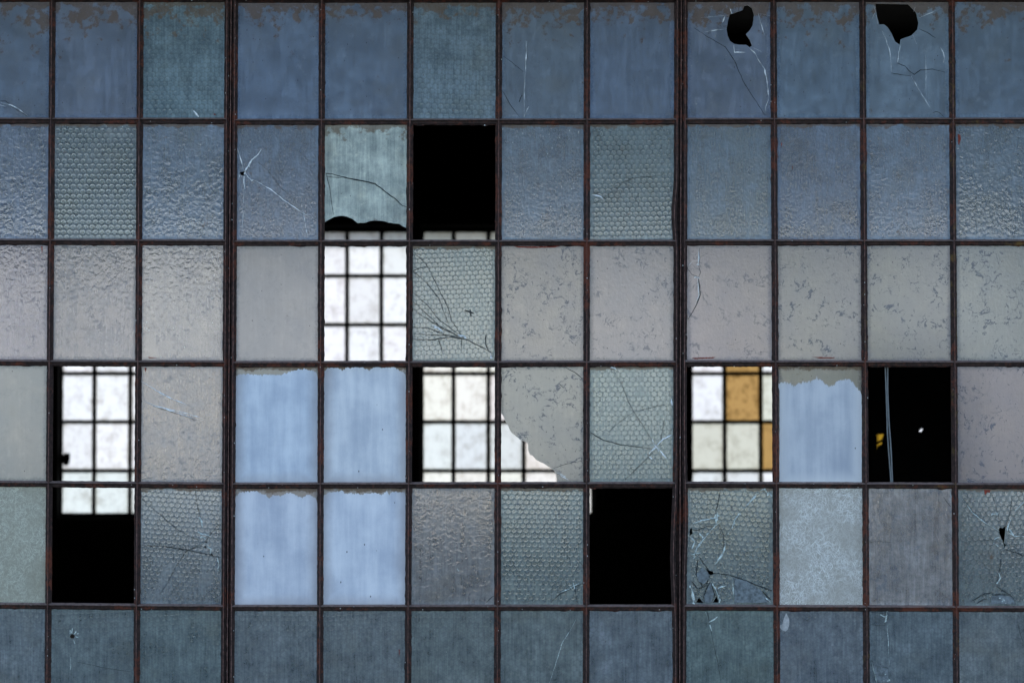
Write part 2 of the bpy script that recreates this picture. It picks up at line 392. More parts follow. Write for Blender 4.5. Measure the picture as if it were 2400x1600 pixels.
# ------------------------------------------------------------------ ground and hall
bm = bmesh.new(); s = 400
vs = [bm.verts.new(v) for v in ((-s, -s, 0), (s, -s, 0), (s, s, 0), (-s, s, 0))]; bm.faces.new(vs)
NG = NT('gravel yard'); pg = NG.n('ShaderNodeNewGeometry', out='Position')
gc = NG.mixc(NG.ramp(NG.noise(pg, 0.6, 6, 0.65), 0.35, 0.65), (0.055, 0.052, 0.048), (0.11, 0.10, 0.09))
gc = NG.mixc(NG.ramp(NG.noise(pg, 45.0, 3, 0.7), 0.4, 0.65), gc, (0.14, 0.135, 0.125))
gb = NG.n('ShaderNodeBump', {'Strength': 0.6, 'Distance': 0.03, 'Height': NG.noise(pg, 30.0, 4, 0.7)})
tag(link_mesh('ground', bm, NG.done(NG.n('ShaderNodeBsdfPrincipled', {'Base Color': gc, 'Roughness': 0.95, 'Normal': gb}))), kind='structure')

FARY = 18.15
K = 2400.0 / 2352.0
zt_front = at(1200, -12).z; zs_front = at(1200, 1718).z
zt_far = at(1200, 525 * K, FARY).z; zs_far = at(1200, 1186 * K, FARY).z
xl, xr = at(-520, 800).x, at(2672, 800).x
XW, HT = 16.0, 6.0
hall = empty('factory_hall', (0, 0, 0))
tag(hall, 'dark brick factory hall with black sooty inside around the steel windows', 'building')
bm = bmesh.new()
box(bm, -XW, XW, -0.10, 0.25, 0.0, zs_front - 0.03)
box(bm, -XW, xl, -0.10, 0.25, zs_front - 0.03, zt_front + 0.03); box(bm, xr, XW, -0.10, 0.25, zs_front - 0.03, zt_front + 0.03)
box(bm, -XW, XW, -0.10, 0.25, zt_front + 0.16, HT)
link_mesh('front_wall', bm, BRICK, hall)
bm = bmesh.new(); box(bm, -XW, XW, -0.085, 0.24, zt_front + 0.032, zt_front + 0.157); box(bm, xl - .2, xr + .2, -0.16, -0.086, zt_front + 0.03, zt_front + 0.05)
link_mesh('lintel', bm, RUST, hall)
bm = bmesh.new(); box(bm, xl, xr, -0.16, 0.2, zs_front - 0.028, zs_front + 0.002)
link_mesh('sill', bm, mat_plain('concrete sill', (0.22, 0.21, 0.2), 0.9, 0.3, 9.0), hall)
bm = bmesh.new()
FX0, FX1 = at(-310 * K, 800, FARY).x - 0.06, at(2422 * K, 800, FARY).x + 0.06
box(bm, -XW, XW, FARY - 0.12, FARY + 0.25, 0.0, zs_far - 0.02)
box(bm, -XW, XW, FARY - 0.12, FARY + 0.25, zt_far + 0.02, HT)
box(bm, -XW, FX0, FARY - 0.12, FARY + 0.25, zs_far - 0.02, zt_far + 0.02); box(bm, FX1, XW, FARY - 0.12, FARY + 0.25, zs_far - 0.02, zt_far + 0.02)
link_mesh('rear_wall', bm, SOOT, hall)
for x0, x1 in ((-XW - 0.3, -XW - 0.003), (XW + 0.003, XW + 0.3)):
    bm = bmesh.new(); box(bm, x0, x1, -0.1, FARY + 0.25, 0, HT); link_mesh('end_wall', bm, SOOT, hall)
bm = bmesh.new(); box(bm, -XW - 0.6, XW + 0.6, -0.55, FARY + 0.7, HT + 0.004, HT + 0.2)
link_mesh('roof', bm, SOOT, hall)
bm = bmesh.new(); box(bm, -XW, XW, 0.254, FARY - 0.124, 0.004, 0.05)
link_mesh('floor', bm, mat_plain('oily concrete floor', (0.035, 0.033, 0.03), 0.9, 0.4, 2.0), hall)
bm = bmesh.new(); box(bm, xl - 0.3, xr + 0.3, -0.62, -0.104, zt_front + 0.26, zt_front + 0.34)
link_mesh('unseen_eave', bm, DARKSTEEL, hall)  # unseen overhang, added and deepened to shade the top row of panes

# ------------------------------------------------------------------ survey of the front windows
Y1, Y5 = 284.0, 1422.0
def vx(v, py): return v[0] + (v[1] - v[0]) * (py - Y1) / (Y5 - Y1)
UNITS = {
 'L': dict(v=[(-505, -515), (-293, -302), (-86, -94), (121.4, 113.3), (327.6, 321.4), (537, 530.3)],
           h=[(-2, -2), (283, 283.3), (566.4, 567.7), (849.3, 851.6), (1132.5, 1136.8), (1417.7, 1422.5), (1703, 1708)], x=(0, 535), c0=-1),
 'M': dict(v=[(545, 538.5), (754, 750.5), (961, 957), (1169, 1166), (1375.5, 1374), (1591.5, 1588.8)],
           h=[(0, -1), (285.8, 284.5), (569.3, 568.8), (852.7, 851.6), (1136.8, 1135.2), (1422.8, 1422.8), (1709, 1708)], x=(540, 1594), c0=4),
 'R': dict(v=[(1599.5, 1597), (1814, 1820), (2023, 2030), (2232.2, 2240), (2441, 2450), (2655, 2665)],
           h=[(-2, -2), (283.8, 283), (567.7, 568.2), (850.7, 851.6), (1134.8, 1137.3), (1422.2, 1425), (1707, 1711)], x=(1597, 2236), c0=9),
}
def hy(u, i, px):
    a, b = u['h'][i]; x0, x1 = u['x']
    return a + (b - a) * (px - x0) / (x1 - x0)
def node(u, iv, ih):
    py = u['h'][ih][0]
    for _ in range(2):
        px = vx(u['v'][iv], py); py = hy(u, ih, px)
    return px, py

MM = 0.001
PROF_V = [(x * MM, y * MM) for x, y in ((-13.5, 0), (-12.5, -5), (-4.0, -13), (-2.4, -15), (-2.0, -25), (2.0, -25), (2.4, -15), (4.0, -13), (12.5, -5), (13.5, 0), (13.5, 9), (-13.5, 9))]
PROF_H = [(x * MM, y * MM) for x, y in ((13.0, 0), (12.5, -3), (6.0, -20), (3.5, -21.5), (2.5, -10), (-9.5, -8.5), (-12.5, -5), (-13.5, 0), (-13.5, 8), (12.5, 8))]
PROF_J = [(x * MM, y * MM) for x, y in ((21, 0), (19.5, -6), (12.5, -14), (11.5, -23), (7.5, -23), (6.5, -11), (0, -11), (0, 10), (21, 10))]

def bow_right(c):      # the jamb left of the second mullion has sprung in two places
    a = at(0, 505).z; b = at(0, 1300).z
    return 0.010 * math.exp(-((c.z - a) / 0.10) ** 2) + 0.011 * math.exp(-((c.z - b) / 0.22) ** 2)
def bow_left(c):
    b = at(0, 1210).z
    return 0.006 * math.exp(-((c.z - b) / 0.2) ** 2)

def reseed(o, bmn): pass
roots = {}
def build_frame(key, label, grp):
    u = UNITS[key]
    xa, xb = at(*node(u, 0, 6)).x, at(*node(u, 5, 6)).x
    base = Vector(((xa + xb) / 2, 0, at(*node(u, 2, 6)).z))
    root = tag(empty('steel_window', base), label, 'window', grp); roots[key] = root
    X, Z = Vector((1, 0, 0)), Vector((0, 0, 1))
    bm = bmesh.new()
    def end(iv, ih, up=0.0):
        p = at(*node(u, iv, ih)); return p + Vector((0, 0, up))
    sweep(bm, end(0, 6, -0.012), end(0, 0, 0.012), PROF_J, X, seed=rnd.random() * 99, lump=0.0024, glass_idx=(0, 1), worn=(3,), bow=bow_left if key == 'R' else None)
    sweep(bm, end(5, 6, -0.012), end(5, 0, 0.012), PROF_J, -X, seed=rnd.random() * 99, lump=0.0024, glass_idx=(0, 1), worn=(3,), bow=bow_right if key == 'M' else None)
    PJ2 = [(a, b - 0.002) for a, b in PROF_J]
    a, b = end(0, 0), end(5, 0); a.x += 0.02; b.x -= 0.02
    sweep(bm, a + Z * 0.008, b + Z * 0.008, PJ2, -Z, seed=rnd.random() * 99, lump=0.002, glass_idx=(0, 1))
    a, b = end(0, 6), end(5, 6); a.x += 0.02; b.x -= 0.02
    sweep(bm, a - Z * 0.008, b - Z * 0.008, PJ2, Z, seed=rnd.random() * 99, lump=0.001, glass_idx=(0, 1))
    link_mesh('frame', bm, [RUST, LIT_EDGE], root, base)
    for iv in range(1, 5):
        bm = bmesh.new(); p0, p1 = end(iv, 6), end(iv, 0)
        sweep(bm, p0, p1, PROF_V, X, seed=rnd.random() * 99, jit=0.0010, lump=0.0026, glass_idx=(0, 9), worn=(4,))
        link_mesh('glazing_bar', bm, [RUST, LIT_EDGE], root, p0)
    for ih in range(1, 6):
        bm = bmesh.new(); p0, p1 = end(0, ih), end(5, ih); p0.x += 0.012; p1.x -= 0.012
        # follows the bars it crosses
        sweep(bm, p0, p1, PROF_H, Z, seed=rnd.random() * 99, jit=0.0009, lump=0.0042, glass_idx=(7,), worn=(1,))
        link_mesh('glazing_bar', bm, [RUST, LIT_EDGE], root, p0)
    return root
FG = 'rusty steel windows of the near wall'
build_frame('L', 'rusty steel window whose two empty openings stand one above the other', FG)
build_frame('M', 'rusty steel window with a block of four pale blue painted panes', FG)
build_frame('R', 'rusty steel window with two black jagged holes in its top row', FG)

def mullion(px1, px5, label):
    p1, p0 = at(vx((px1, px5), -30), -30), at(vx((px1, px5), 1722), 1722)
    bm = bmesh.new(); X = Vector((1, 0, 0))
    T = [(x * MM, y * MM) for x, y in ((-2.2, 12), (-2.2, -20), (2.2, -20), (2.2, 12), (27, 12.5), (27, 17), (-27, 17), (-27, 12.5))]
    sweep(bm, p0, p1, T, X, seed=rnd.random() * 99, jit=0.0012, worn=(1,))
    tag(link_mesh('mullion', bm, [RUST, LIT_EDGE], None, p0), label, 'mullion', 'thin mullions joining the windows')
mullion(541.1, 534.3, 'straight thin steel mullion running beside the four pale blue painted panes')
mullion(1595.5, 1592.8, 'thin steel mullion beside a bowed jamb and the empty black lower opening')

# ------------------------------------------------------------------ panes
def zz(x0, y0, s): return lambda pts: [(x0 + x / s, y0 + y / s) for x, y in pts]
A = zz(0, 0, 2.8); B = zz(800, 0, 2.8); C = zz(1600, 0, 2.8)
D = zz(0, 520, 2.8); E = zz(800, 520, 2.8); F = zz(1600, 520, 2.8)
H = zz(0, 1040, 2.8); I = zz(800, 1040, 2.8); J = zz(1600, 1040, 2.8)
def P2(pts): return [(at(x, y).x, at(x, y).z) for x, y in pts]

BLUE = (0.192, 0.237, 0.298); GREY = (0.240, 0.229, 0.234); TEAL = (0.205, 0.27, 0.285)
# kind, dust, tint, dust colour, mud, spots, hammer, rough
T_ = {
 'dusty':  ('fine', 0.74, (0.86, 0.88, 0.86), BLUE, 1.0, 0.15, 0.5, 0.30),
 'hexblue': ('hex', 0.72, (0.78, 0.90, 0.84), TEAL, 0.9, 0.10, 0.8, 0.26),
 'hex':    ('hex', 0.48, (0.84, 0.90, 0.86), (0.25, 0.29, 0.29), 0.03, 0.3, 1.0, 0.22),
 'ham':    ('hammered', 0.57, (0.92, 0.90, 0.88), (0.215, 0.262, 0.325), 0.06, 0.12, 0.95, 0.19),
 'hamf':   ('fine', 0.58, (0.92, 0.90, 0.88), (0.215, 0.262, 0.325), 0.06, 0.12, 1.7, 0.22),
 'grey':   ('fine', 0.48, (0.92, 0.89, 0.87), GREY, 0.0, 1.0, 0.7, 0.28),
 'greyham': ('hammered', 0.50, (0.93, 0.885, 0.86), GREY, 0.0, 0.6, 0.6, 0.17),
 'brown':  ('hammered', 0.58, (0.92, 0.84, 0.76), (0.285, 0.28, 0.285), 0.0, 0.5, 0.75, 0.15),
 'smooth': ('fine', 0.52, (0.90, 0.89, 0.85), (0.235, 0.232, 0.222), 0.0, 0.12, 0.35, 0.28),
 'pale':   ('fine', 0.90, (0.84, 0.92, 0.90), (0.47, 0.505, 0.475), 0.28, 0.25, 0.3, 0.25),
 'fibre':  ('fibre', 0.74, (1, 1, 1), (0.56, 0.55, 0.48), 0, 0, 1, 0.4),
 'fibreb': ('fibre', 0.74, (1, 1, 1), (0.72, 0.73, 0.70), 0, 0, 1, 0.4),
 'dark':   ('hex', 0.70, (0.74, 0.86, 0.84), (0.222, 0.250, 0.252), 0.0, 0.2, 0.6, 0.24),
 'mottle': ('hammered', 0.50, (0.94, 0.89, 0.86), (0.47, 0.415, 0.385), 0.0, 1.2, 0.8, 0.2),
 'bare':   ('fine', 0.66, (0.85, 0.84, 0.80), (0.22, 0.20, 0.18), 0.08, 0.3, 0.4, 0.28),
}
GRID = {
 1: ['dusty', 'dusty', 'dusty', 'dusty', 'hexblue', 'dusty', 'dusty', 'hexblue', 'dusty', 'dusty', 'dusty', 'dusty', 'dusty', 'dusty', 'dusty'],
 2: ['ham', 'ham', 'ham', 'hex', 'ham', 'hamf', 'pale', None, 'hamf', 'hex', 'hamf', 'hamf', 'hamf', 'ham', 'ham'],
 3: ['greyham', 'grey', 'greyham', 'greyham', 'greyham', 'smooth', None, 'hex', 'grey', 'grey', 'grey', 'grey', 'grey', 'grey', 'grey'],
 4: ['grey', 'hex', 'smooth', None, 'brown', 'bare', 'bare', None, 'grey', 'hex', None, 'bare', None, 'grey', 'grey'],
 5: ['hex', 'fibre', 'fibre', None, 'hex', 'bare', 'bare', 'brown', 'hex', None, 'hex', 'fibreb', 'mottle', 'hex', 'hex'],
 6: ['dark'] * 15,
}
PANE_LABEL = {(1, 9): 'blue pane with a tall jagged hole near its top', (1, 11): 'blue pane with a wide hole broken out at its top edge',
 (2, 4): 'hammered pane with a small bullet hole and long cracks', (2, 5): 'pale greenish pane with its bottom edge broken away',
 (2, 2): 'ribbed honeycomb pane with rows of bright zigzags', (3, 6): 'honeycomb pane with a fan of dark cracks', (4, 7): 'grey pane with its lower left corner broken off',
 (4, 8): 'greenish honeycomb pane with crossing cracks', (5, 9): 'shattered honeycomb pane with loose shards at its lower left',
 (5, 12): 'honeycomb pane cracked around a small dark hole', (5, 3): 'honeycomb pane cracked around small holes at its right edge',
 (5, 1): 'grey glass fibre panel', (5, 10): 'pale glass fibre panel with bright strands', (6, 2): 'dark teal pane with a small bullet hole',
 (3, 9): 'grey pane with a crack looping down its left edge', (4, 3): 'brownish hammered pane with long scratches',
 (4, 4): 'pane painted pale blue below a slanting brown strip', (4, 5): 'pane painted pale blue nearly to its ragged top',
 (5, 4): 'pane painted pale blue with a sawtooth upper edge', (5, 5): 'pane painted pale blue with fine drips along the top',
 (4, 10): 'pane with streaked blue paint worn away at the top', (5, 11): 'mottled purplish grey pane', (5, 6): 'rippled brown and blue grey pane'}
HOLES = {
 (1, 9): [C([(425, 35), (455, 55), (468, 100), (460, 165), (440, 200), (415, 225), (440, 260), (455, 300), (440, 312), (415, 295), (370, 295), (340, 290), (310, 270), (295, 235), (288, 190), (300, 130), (310, 95), (345, 85), (375, 75), (395, 65), (405, 40)])],
 (1, 11): [C([(1265, 26), (1480, 30), (1530, 80), (1548, 150), (1540, 195), (1500, 235), (1430, 260), (1425, 295), (1395, 275), (1370, 220), (1345, 180), (1320, 160), (1290, 163), (1275, 110)])],
 (2, 4): [A([(1572, 1132), (1588, 1128), (1606, 1124), (1613, 1137), (1600, 1152), (1582, 1150)])],
 (5, 3): [H([(1346, 645), (1362, 628), (1356, 650)]), H([(1333, 672), (1352, 668), (1354, 688)]), H([(1380, 712), (1402, 728), (1382, 730)])],
 (5, 9): [J([(46, 560), (60, 548), (66, 588), (48, 600)]), J([(148, 815), (172, 828), (200, 838), (206, 852), (186, 862), (170, 850)]),
          J([(88, 1040), (108, 1008), (138, 1044)]), J([(198, 1040), (222, 998), (236, 1040)])],
 (5, 12): [J([(2082, 545), (2100, 552), (2122, 534), (2116, 600), (2110, 648), (2126, 662), (2112, 682), (2102, 640), (2080, 592), (2072, 568)])],
 (6, 2): [H([(458, 1257), (474, 1244), (492, 1256), (484, 1274), (462, 1274)])],
}
# broken outlines: the lost part is cut away from the pane
BROKEN = {
 (2, 5): ('bottom', [(740 + x / 9.8, 500 + y / 9.8) for x, y in ((190, 210), (300, 145), (420, 80), (520, 62), (620, 55), (720, 75), (860, 140), (920, 190), (970, 230), (1020, 215), (1080, 222), (1150, 213), (1230, 180), (1340, 165), (1480, 168), (1600, 190), (1680, 215), (1720, 212), (1780, 230), (1910, 240), (2000, 300), (2060, 325), (2130, 370))]),
 (4, 7): ('corner', [(960 + x / 5.228, 840 + y / 5.228) for x, y in ((1085, 600), (1120, 665), (1150, 705), (1165, 745), (1180, 780), (1205, 812), (1225, 870), (1250, 905), (1310, 955), (1345, 985), (1380, 1005), (1440, 1025), (1455, 1050), (1452, 1110), (1465, 1155), (1480, 1180), (1505, 1185), (1520, 1200), (1545, 1235), (1610, 1270), (1640, 1280), (1680, 1310), (1730, 1340), (1770, 1370), (1800, 1430), (1812, 1500), (1815, 1540))]),
}
W, K_ = 'w', 'd'
CRACKS = {
 (1, 1): [(W, 1.6, A([(0, 672), (70, 690), (120, 715), (185, 765)])), (W, 2.4, A([(0, 690), (35, 700)])), (K_, 1.2, A([(0, 660), (40, 664), (75, 700), (180, 764)]))],
 (1, 3): [(W, 3.0, A([(1272, 730), (1290, 750), (1305, 768)]))],
 (1, 7): [(W, 2.0, B([(1212, 270), (1213, 340), (1208, 470)])), (W, 1.0, B([(1208, 470), (1200, 600), (1198, 765)])), (K_, 1.3, B([(1065, 372), (1120, 410), (1195, 472)])),
          (K_, 1.3, B([(1060, 600), (1110, 690), (1170, 770)])), (W, 1.5, B([(1198, 768), (1212, 735), (1230, 700)])), (K_, 2.2, B([(1167, 672), (1176, 645), (1186, 626)]))],
 (1, 9): [(W, 2.4, C([(422, 305), (470, 345), (500, 400), (538, 455), (555, 540), (565, 650), (545, 700), (540, 745)])), (K_, 1.8, C([(75, 185), (150, 235), (280, 310), (340, 400), (400, 540), (470, 650), (540, 755)])),
          (W, 1.4, C([(140, 212), (215, 200), (290, 190)])), (W, 1.6, C([(495, 88), (510, 150), (540, 235)])), (W, 2.0, C([(335, 298), (340, 345), (410, 345)])), (W, 2.2, C([(275, 110), (262, 150)])),
          (W, 1.6, C([(312, 60), (322, 92)])), (W, 1.0, C([(120, 118), (200, 112), (300, 100)])), (W, 1.0, C([(500, 90), (570, 105)])), (W, 1.2, C([(455, 310), (515, 340)]))],
 (1, 11): [(W, 2.4, C([(1427, 300), (1416, 360), (1410, 412)])), (K_, 1.8, C([(1410, 415), (1460, 435), (1490, 470), (1520, 490), (1560, 460), (1640, 455), (1720, 475)])),
           (W, 1.2, C([(1290, 170), (1330, 250), (1360, 340), (1370, 475)])), (K_, 1.2, C([(1370, 480), (1430, 492), (1500, 500)])), (W, 1.6, C([(1500, 500), (1550, 590)])), (W, 0.8, C([(1550, 590), (1600, 670), (1640, 730)])),
           (W, 1.4, C([(1510, 230), (1535, 290)])), (W, 2.4, C([(1690, 310), (1712, 350), (1718, 385), (1710, 412)])), (W, 2.0, C([(1255, 40), (1265, 80), (1240, 130)])), (W, 1.4, C([(1525, 50), (1515, 80)])),
           (W, 0.8, C([(1595, 330), (1597, 660)])), (K_, 1.4, C([(1640, 742), (1662, 733), (1685, 740), (1715, 770)])), (K_, 1.4, C([(1550, 190), (1600, 212), (1660, 250)])), (W, 1.4, C([(1280, 160), (1270, 100)])),
           (W, 0.9, C([(1550, 120), (1620, 90), (1690, 60)]))],
 (2, 4): [(W, 5.5, A([(1605, 1128), (1630, 1090), (1655, 1050), (1690, 1020)])), (W, 2.5, A([(1690, 1020), (1715, 980)])), (W, 2.0, A([(1558, 975), (1585, 1060), (1600, 1122)])), (W, 6.0, A([(1612, 1140), (1630, 1165), (1655, 1190)])),
          (W, 1.8, A([(1625, 1160), (1700, 1200), (1780, 1245), (1870, 1320), (1990, 1400), (2085, 1450)])), (K_, 1.3, A([(1690, 1060), (1750, 1110), (1850, 1240), (1960, 1330)])),
          (W, 3.0, A([(1602, 1158), (1600, 1200), (1608, 1242)])), (W, 0.9, A([(1600, 1240), (1595, 1400), (1585, 1555)])), (W, 1.2, A([(1990, 1380), (2005, 1480), (2020, 1555)])), (W, 3.0, A([(1572, 1150), (1566, 1180)]))],
 (2, 5): [(K_, 3.4, A([(2138, 1138), (2180, 1142), (2240, 1160)]) + B([(100, 1180), (220, 1205), (290, 1260), (360, 1310), (400, 1350), (430, 1358)])), (K_, 1.5, A([(2140, 1140), (2165, 1240), (2175, 1320), (2190, 1410)])),
          (W, 1.4, A([(2138, 1150), (2148, 1235)])), (K_, 1.6, A([(2140, 1158), (2240, 1168)]))],
 (2, 8): [(K_, 1.7, B([(1645, 1340), (1700, 1312), (1780, 1260), (1860, 1190), (1940, 1165), (2030, 1160), (2130, 1140)])), (W, 3.0, B([(1650, 1280), (1700, 1290), (1715, 1305)])), (K_, 1.2, B([(1648, 1272), (1680, 1274), (1720, 1300)]))],
 (3, 6): [(K_, 1.6, E(q)) for q in ([(470, 190), (560, 280), (640, 440), (700, 560), (720, 640), (800, 760)], [(470, 320), (560, 400), (640, 500), (700, 660)], [(470, 460), (560, 540), (640, 640), (790, 750)],
          [(470, 520), (600, 640), (660, 700), (800, 760)], [(470, 570), (600, 660), (760, 740)], [(470, 690), (580, 700), (680, 740), (800, 765)], [(470, 735), (600, 740), (760, 750)],
          [(470, 320), (560, 290)], [(790, 770), (790, 830)], [(640, 770), (665, 860)])] + [(K_, 2.6, E([(470, 770), (600, 772), (720, 755), (820, 770), (900, 810), (985, 855)])), (W, 5.0, E([(600, 680), (640, 700), (670, 725)])), (W, 6.0, E([(770, 745), (810, 752), (820, 765)])),
          (K_, 5.0, E([(810, 580), (870, 600)])), (K_, 4.0, E([(845, 575), (850, 620)])), (W, 4.0, E([(975, 860), (985, 890)])), (K_, 3.0, E([(950, 740), (945, 800), (965, 840)]))],
 (3, 9): [(W, 2.2, F([(108, 165), (106, 240), (100, 290)])), (K_, 1.6, F([(112, 170), (112, 235), (105, 290), (118, 330), (105, 362), (60, 345), (36, 310)])), (W, 1.5, F([(35, 290), (65, 258), (100, 260)])), (K_, 3.0, F([(104, 362), (115, 480), (92, 540), (60, 600), (35, 638)])), (W, 1.6, F([(98, 370), (107, 480), (82, 540)])),
          (W, 3.0, F([(92, 280), (106, 282)])), (W, 4.0, F([(80, 362), (108, 368)]))],
 (4, 3): [(W, 2.0, D([(925, 1165), (1010, 1205), (1130, 1240), (1270, 1290), (1340, 1302)])), (W, 2.4, D([(925, 1045), (1050, 1120), (1150, 1170), (1280, 1222)])), (K_, 1.6, D([(1010, 1208), (1080, 1232), (1160, 1258), (1230, 1278), (1280, 1300)])), (W, 1.5, D([(1010, 1200), (1060, 1215), (1180, 1245), (1290, 1275), (1350, 1295)]))],
 (4, 7): [(K_, 1.3, I([(1390, 160), (1480, 130), (1585, 108)])), (K_, 2.0, E([(1460, 945), (1500, 970), (1530, 985), (1585, 1030)])), (W, 4.5, I([(1418, 190), (1445, 200), (1465, 212)])), (W, 2.0, I([(1440, 210), (1490, 235)])), (K_, 1.2, E([(1430, 1060), (1460, 1090)]))],
 (4, 8): [(K_, 1.6, E(q)) for q in ([(1780, 960), (1840, 1060), (1880, 1170), (1920, 1245), (1990, 1350), (2065, 1470)], [(1920, 1245), (2020, 1220), (2140, 1195)], [(1920, 1245), (1840, 1300), (1760, 1370)], [(2090, 1470), (2120, 1300)])]
        + [(K_, 2.6, E([(1635, 1380), (1720, 1430), (1830, 1460), (1960, 1475), (2050, 1488)]))]
        + [(W, w, I(q)) for w, q in ((3.0, [(2065, 20), (2020, 60)]), (3.0, [(2070, 20), (2100, 55), (2130, 90)]), (2.4, [(2070, 10), (2110, -30), (2170, -60)]), (4.0, [(2060, 10), (2080, 40)]), (2.5, [(2060, 15), (2040, -30)]), (3.4, [(2020, 85), (2035, 95)]))]
        + [(K_, 1.8, I([(2060, 40), (1980, 120), (1860, 235)])), (W, 4.0, E([(1770, 955), (1800, 962)])), (W, 3.0, E([(2165, 1160), (2172, 1200)]))],
 (5, 3): [(K_, 1.6, H([(930, 360), (1050, 460), (1150, 550), (1250, 610), (1330, 640)])), (K_, 2.6, H([(925, 665), (1060, 670), (1180, 685), (1300, 710), (1440, 742)])), (K_, 1.6, H([(1440, 520), (1390, 580), (1345, 640), (1220, 705), (1150, 810), (1100, 910), (1050, 985)])),
          (K_, 1.2, H([(1280, 310), (1300, 420), (1325, 520)])), (W, 3.5, H([(1310, 480), (1322, 510), (1328, 545)])), (W, 4.5, H([(1300, 575), (1320, 590), (1350, 595), (1380, 605)])), (W, 5.0, H([(1325, 610), (1345, 618)])), (W, 2.6, H([(1355, 670), (1385, 690), (1382, 715)])), (W, 2.5, H([(1290, 665), (1330, 650)])),
          (K_, 1.2, H([(1170, 690), (1250, 690), (1320, 672)])), (W, 4.0, H([(1425, 745), (1438, 790), (1430, 830)]))],
 (5, 6): [(K_, 1.6, I([(950, 1040), (985, 1005), (1025, 985)])), (W, 3.0, I([(760, 818), (770, 830)])), (K_, 0.9, I([(850, 375), (920, 360), (1000, 355)]))],
 (5, 7): [(K_, 2.2, I([(1375, 1040), (1430, 985), (1480, 960), (1530, 938), (1585, 910)])), (K_, 1.8, I([(1530, 938), (1540, 990), (1548, 1040)])), (W, 4.5, I([(1505, 940), (1530, 928), (1560, 915)])), (W, 4.0, I([(1520, 915), (1532, 945)])), (W, 2.4, I([(1440, 972), (1500, 950)])), (K_, 1.0, I([(1540, 750), (1580, 790)]))],
 (5, 9): [(K_, 3.2, J([(205, 845), (300, 855), (400, 890), (500, 930), (585, 962)])), (W, 4.0, J([(500, 318), (440, 380), (400, 425)])), (W, 6.0, J([(372, 455), (340, 500), (315, 560), (300, 590)])), (W, 5.0, J([(285, 640), (268, 710), (235, 760), (212, 790)])),
          (W, 5.5, J([(75, 745), (95, 680), (125, 640), (160, 595)])), (W, 2.0, J([(160, 595), (200, 550), (255, 505)])), (W, 2.4, J([(60, 525), (130, 500), (205, 490)])), (W, 9.0, J([(180, 490), (215, 488), (232, 470)])), (W, 5.0, J([(212, 460), (220, 520)])), (K_, 1.6, J([(215, 460), (235, 370), (250, 300)])),
          (K_, 2.4, J([(60, 900), (100, 950), (150, 930), (178, 862)])), (K_, 2.4, J([(100, 755), (88, 850), (130, 935)])), (K_, 2.6, J([(135, 1005), (160, 940), (185, 900), (212, 1000)])), (K_, 1.8, J([(110, 740), (150, 800), (175, 830)])), (W, 7.0, J([(55, 940), (68, 1000), (72, 1040)])), (W, 6.0, J([(188, 905), (220, 960), (245, 1035)])),
          (W, 3.0, J([(235, 945), (280, 932)])), (W, 5.0, J([(505, 305), (540, 295), (560, 330)])), (W, 5.0, J([(560, 318), (580, 335)])), (K_, 2.0, J([(525, 965), (555, 1000), (580, 1020)])), (W, 3.5, J([(515, 985), (548, 1015), (575, 1035)])), (W, 3.0, J([(50, 610), (80, 640), (60, 690)])), (W, 3.0, J([(55, 725), (110, 715)])), (K_, 1.4, J([(235, 520), (270, 600), (265, 700)])),
          (W, 2.0, J([(328, 880), (335, 1035)])), (K_, 1.6, J([(60, 560), (100, 565), (150, 540), (205, 540)])), (W, 4.0, J([(110, 590), (135, 612)]))],
 (5, 10): [],
 (5, 11): [(K_, 1.8, J([(1712, 345), (1735, 380), (1762, 412)])), (K_, 1.2, J([(1215, 640), (1290, 638), (1380, 645)])), (W, 3.0, J([(1755, 310), (1762, 350)]))],
 (5, 12): [(W, 2.4, J([(1835, 360), (1900, 450), (1990, 520), (2078, 572)])), (K_, 1.4, J([(1845, 362), (1910, 450), (2000, 520)])), (K_, 2.2, J([(2110, 690), (2180, 710), (2240, 732)])), (W, 2.4, J([(2135, 580), (2180, 606), (2240, 606)])), (W, 5.0, J([(2140, 560), (2165, 590)])), (K_, 1.6, J([(1940, 632), (2060, 625)])), (W, 3.4, J([(2045, 625), (2075, 610)])),
           (K_, 1.6, J([(2092, 700), (2085, 800), (2060, 910)])), (K_, 1.6, J([(2122, 535), (2150, 440), (2165, 340)])), (W, 4.0, J([(2130, 560), (2150, 500), (2165, 470)])), (W, 5.0, J([(2030, 462), (2060, 458)])), (K_, 1.2, J([(2030, 330), (2060, 420), (2080, 520)])), (K_, 3.0, J([(1900, 1030), (1960, 990), (2028, 972), (2034, 990), (2075, 985), (2150, 990)])),
           (K_, 2.6, J([(2052, 930), (2110, 965), (2165, 1005), (2185, 1050)])), (K_, 2.4, J([(1930, 1045), (1975, 1018), (2000, 1015)])), (W, 3.0, J([(2075, 850), (2085, 880), (2060, 915)])), (W, 6.0, J([(2085, 1005), (2115, 1040)])), (W, 3.0, J([(2040, 650), (2070, 670)])), (W, 2.0, J([(2180, 440), (2240, 380)]))],
 (6, 2): [(W, 4.0, H([(470, 1240), (476, 1212)])), (W, 3.0, H([(488, 1246), (500, 1228)])), (W, 2.5, H([(460, 1246), (462, 1220)])), (W, 2.5, H([(494, 1262), (515, 1268)])), (W, 3.0, H([(484, 1282), (490, 1305)])), (W, 1.2, H([(465, 1395), (466, 1440), (463, 1480)])), (K_, 1.2, H([(510, 1430), (700, 1470), (870, 1495)])), (W, 2.0, H([(505, 1245), (518, 1240)]))],
 (6, 7): [(W, 1.3, I([(1540, 1150), (1500, 1225), (1450, 1300), (1420, 1400), (1390, 1490), (1365, 1568)]))],
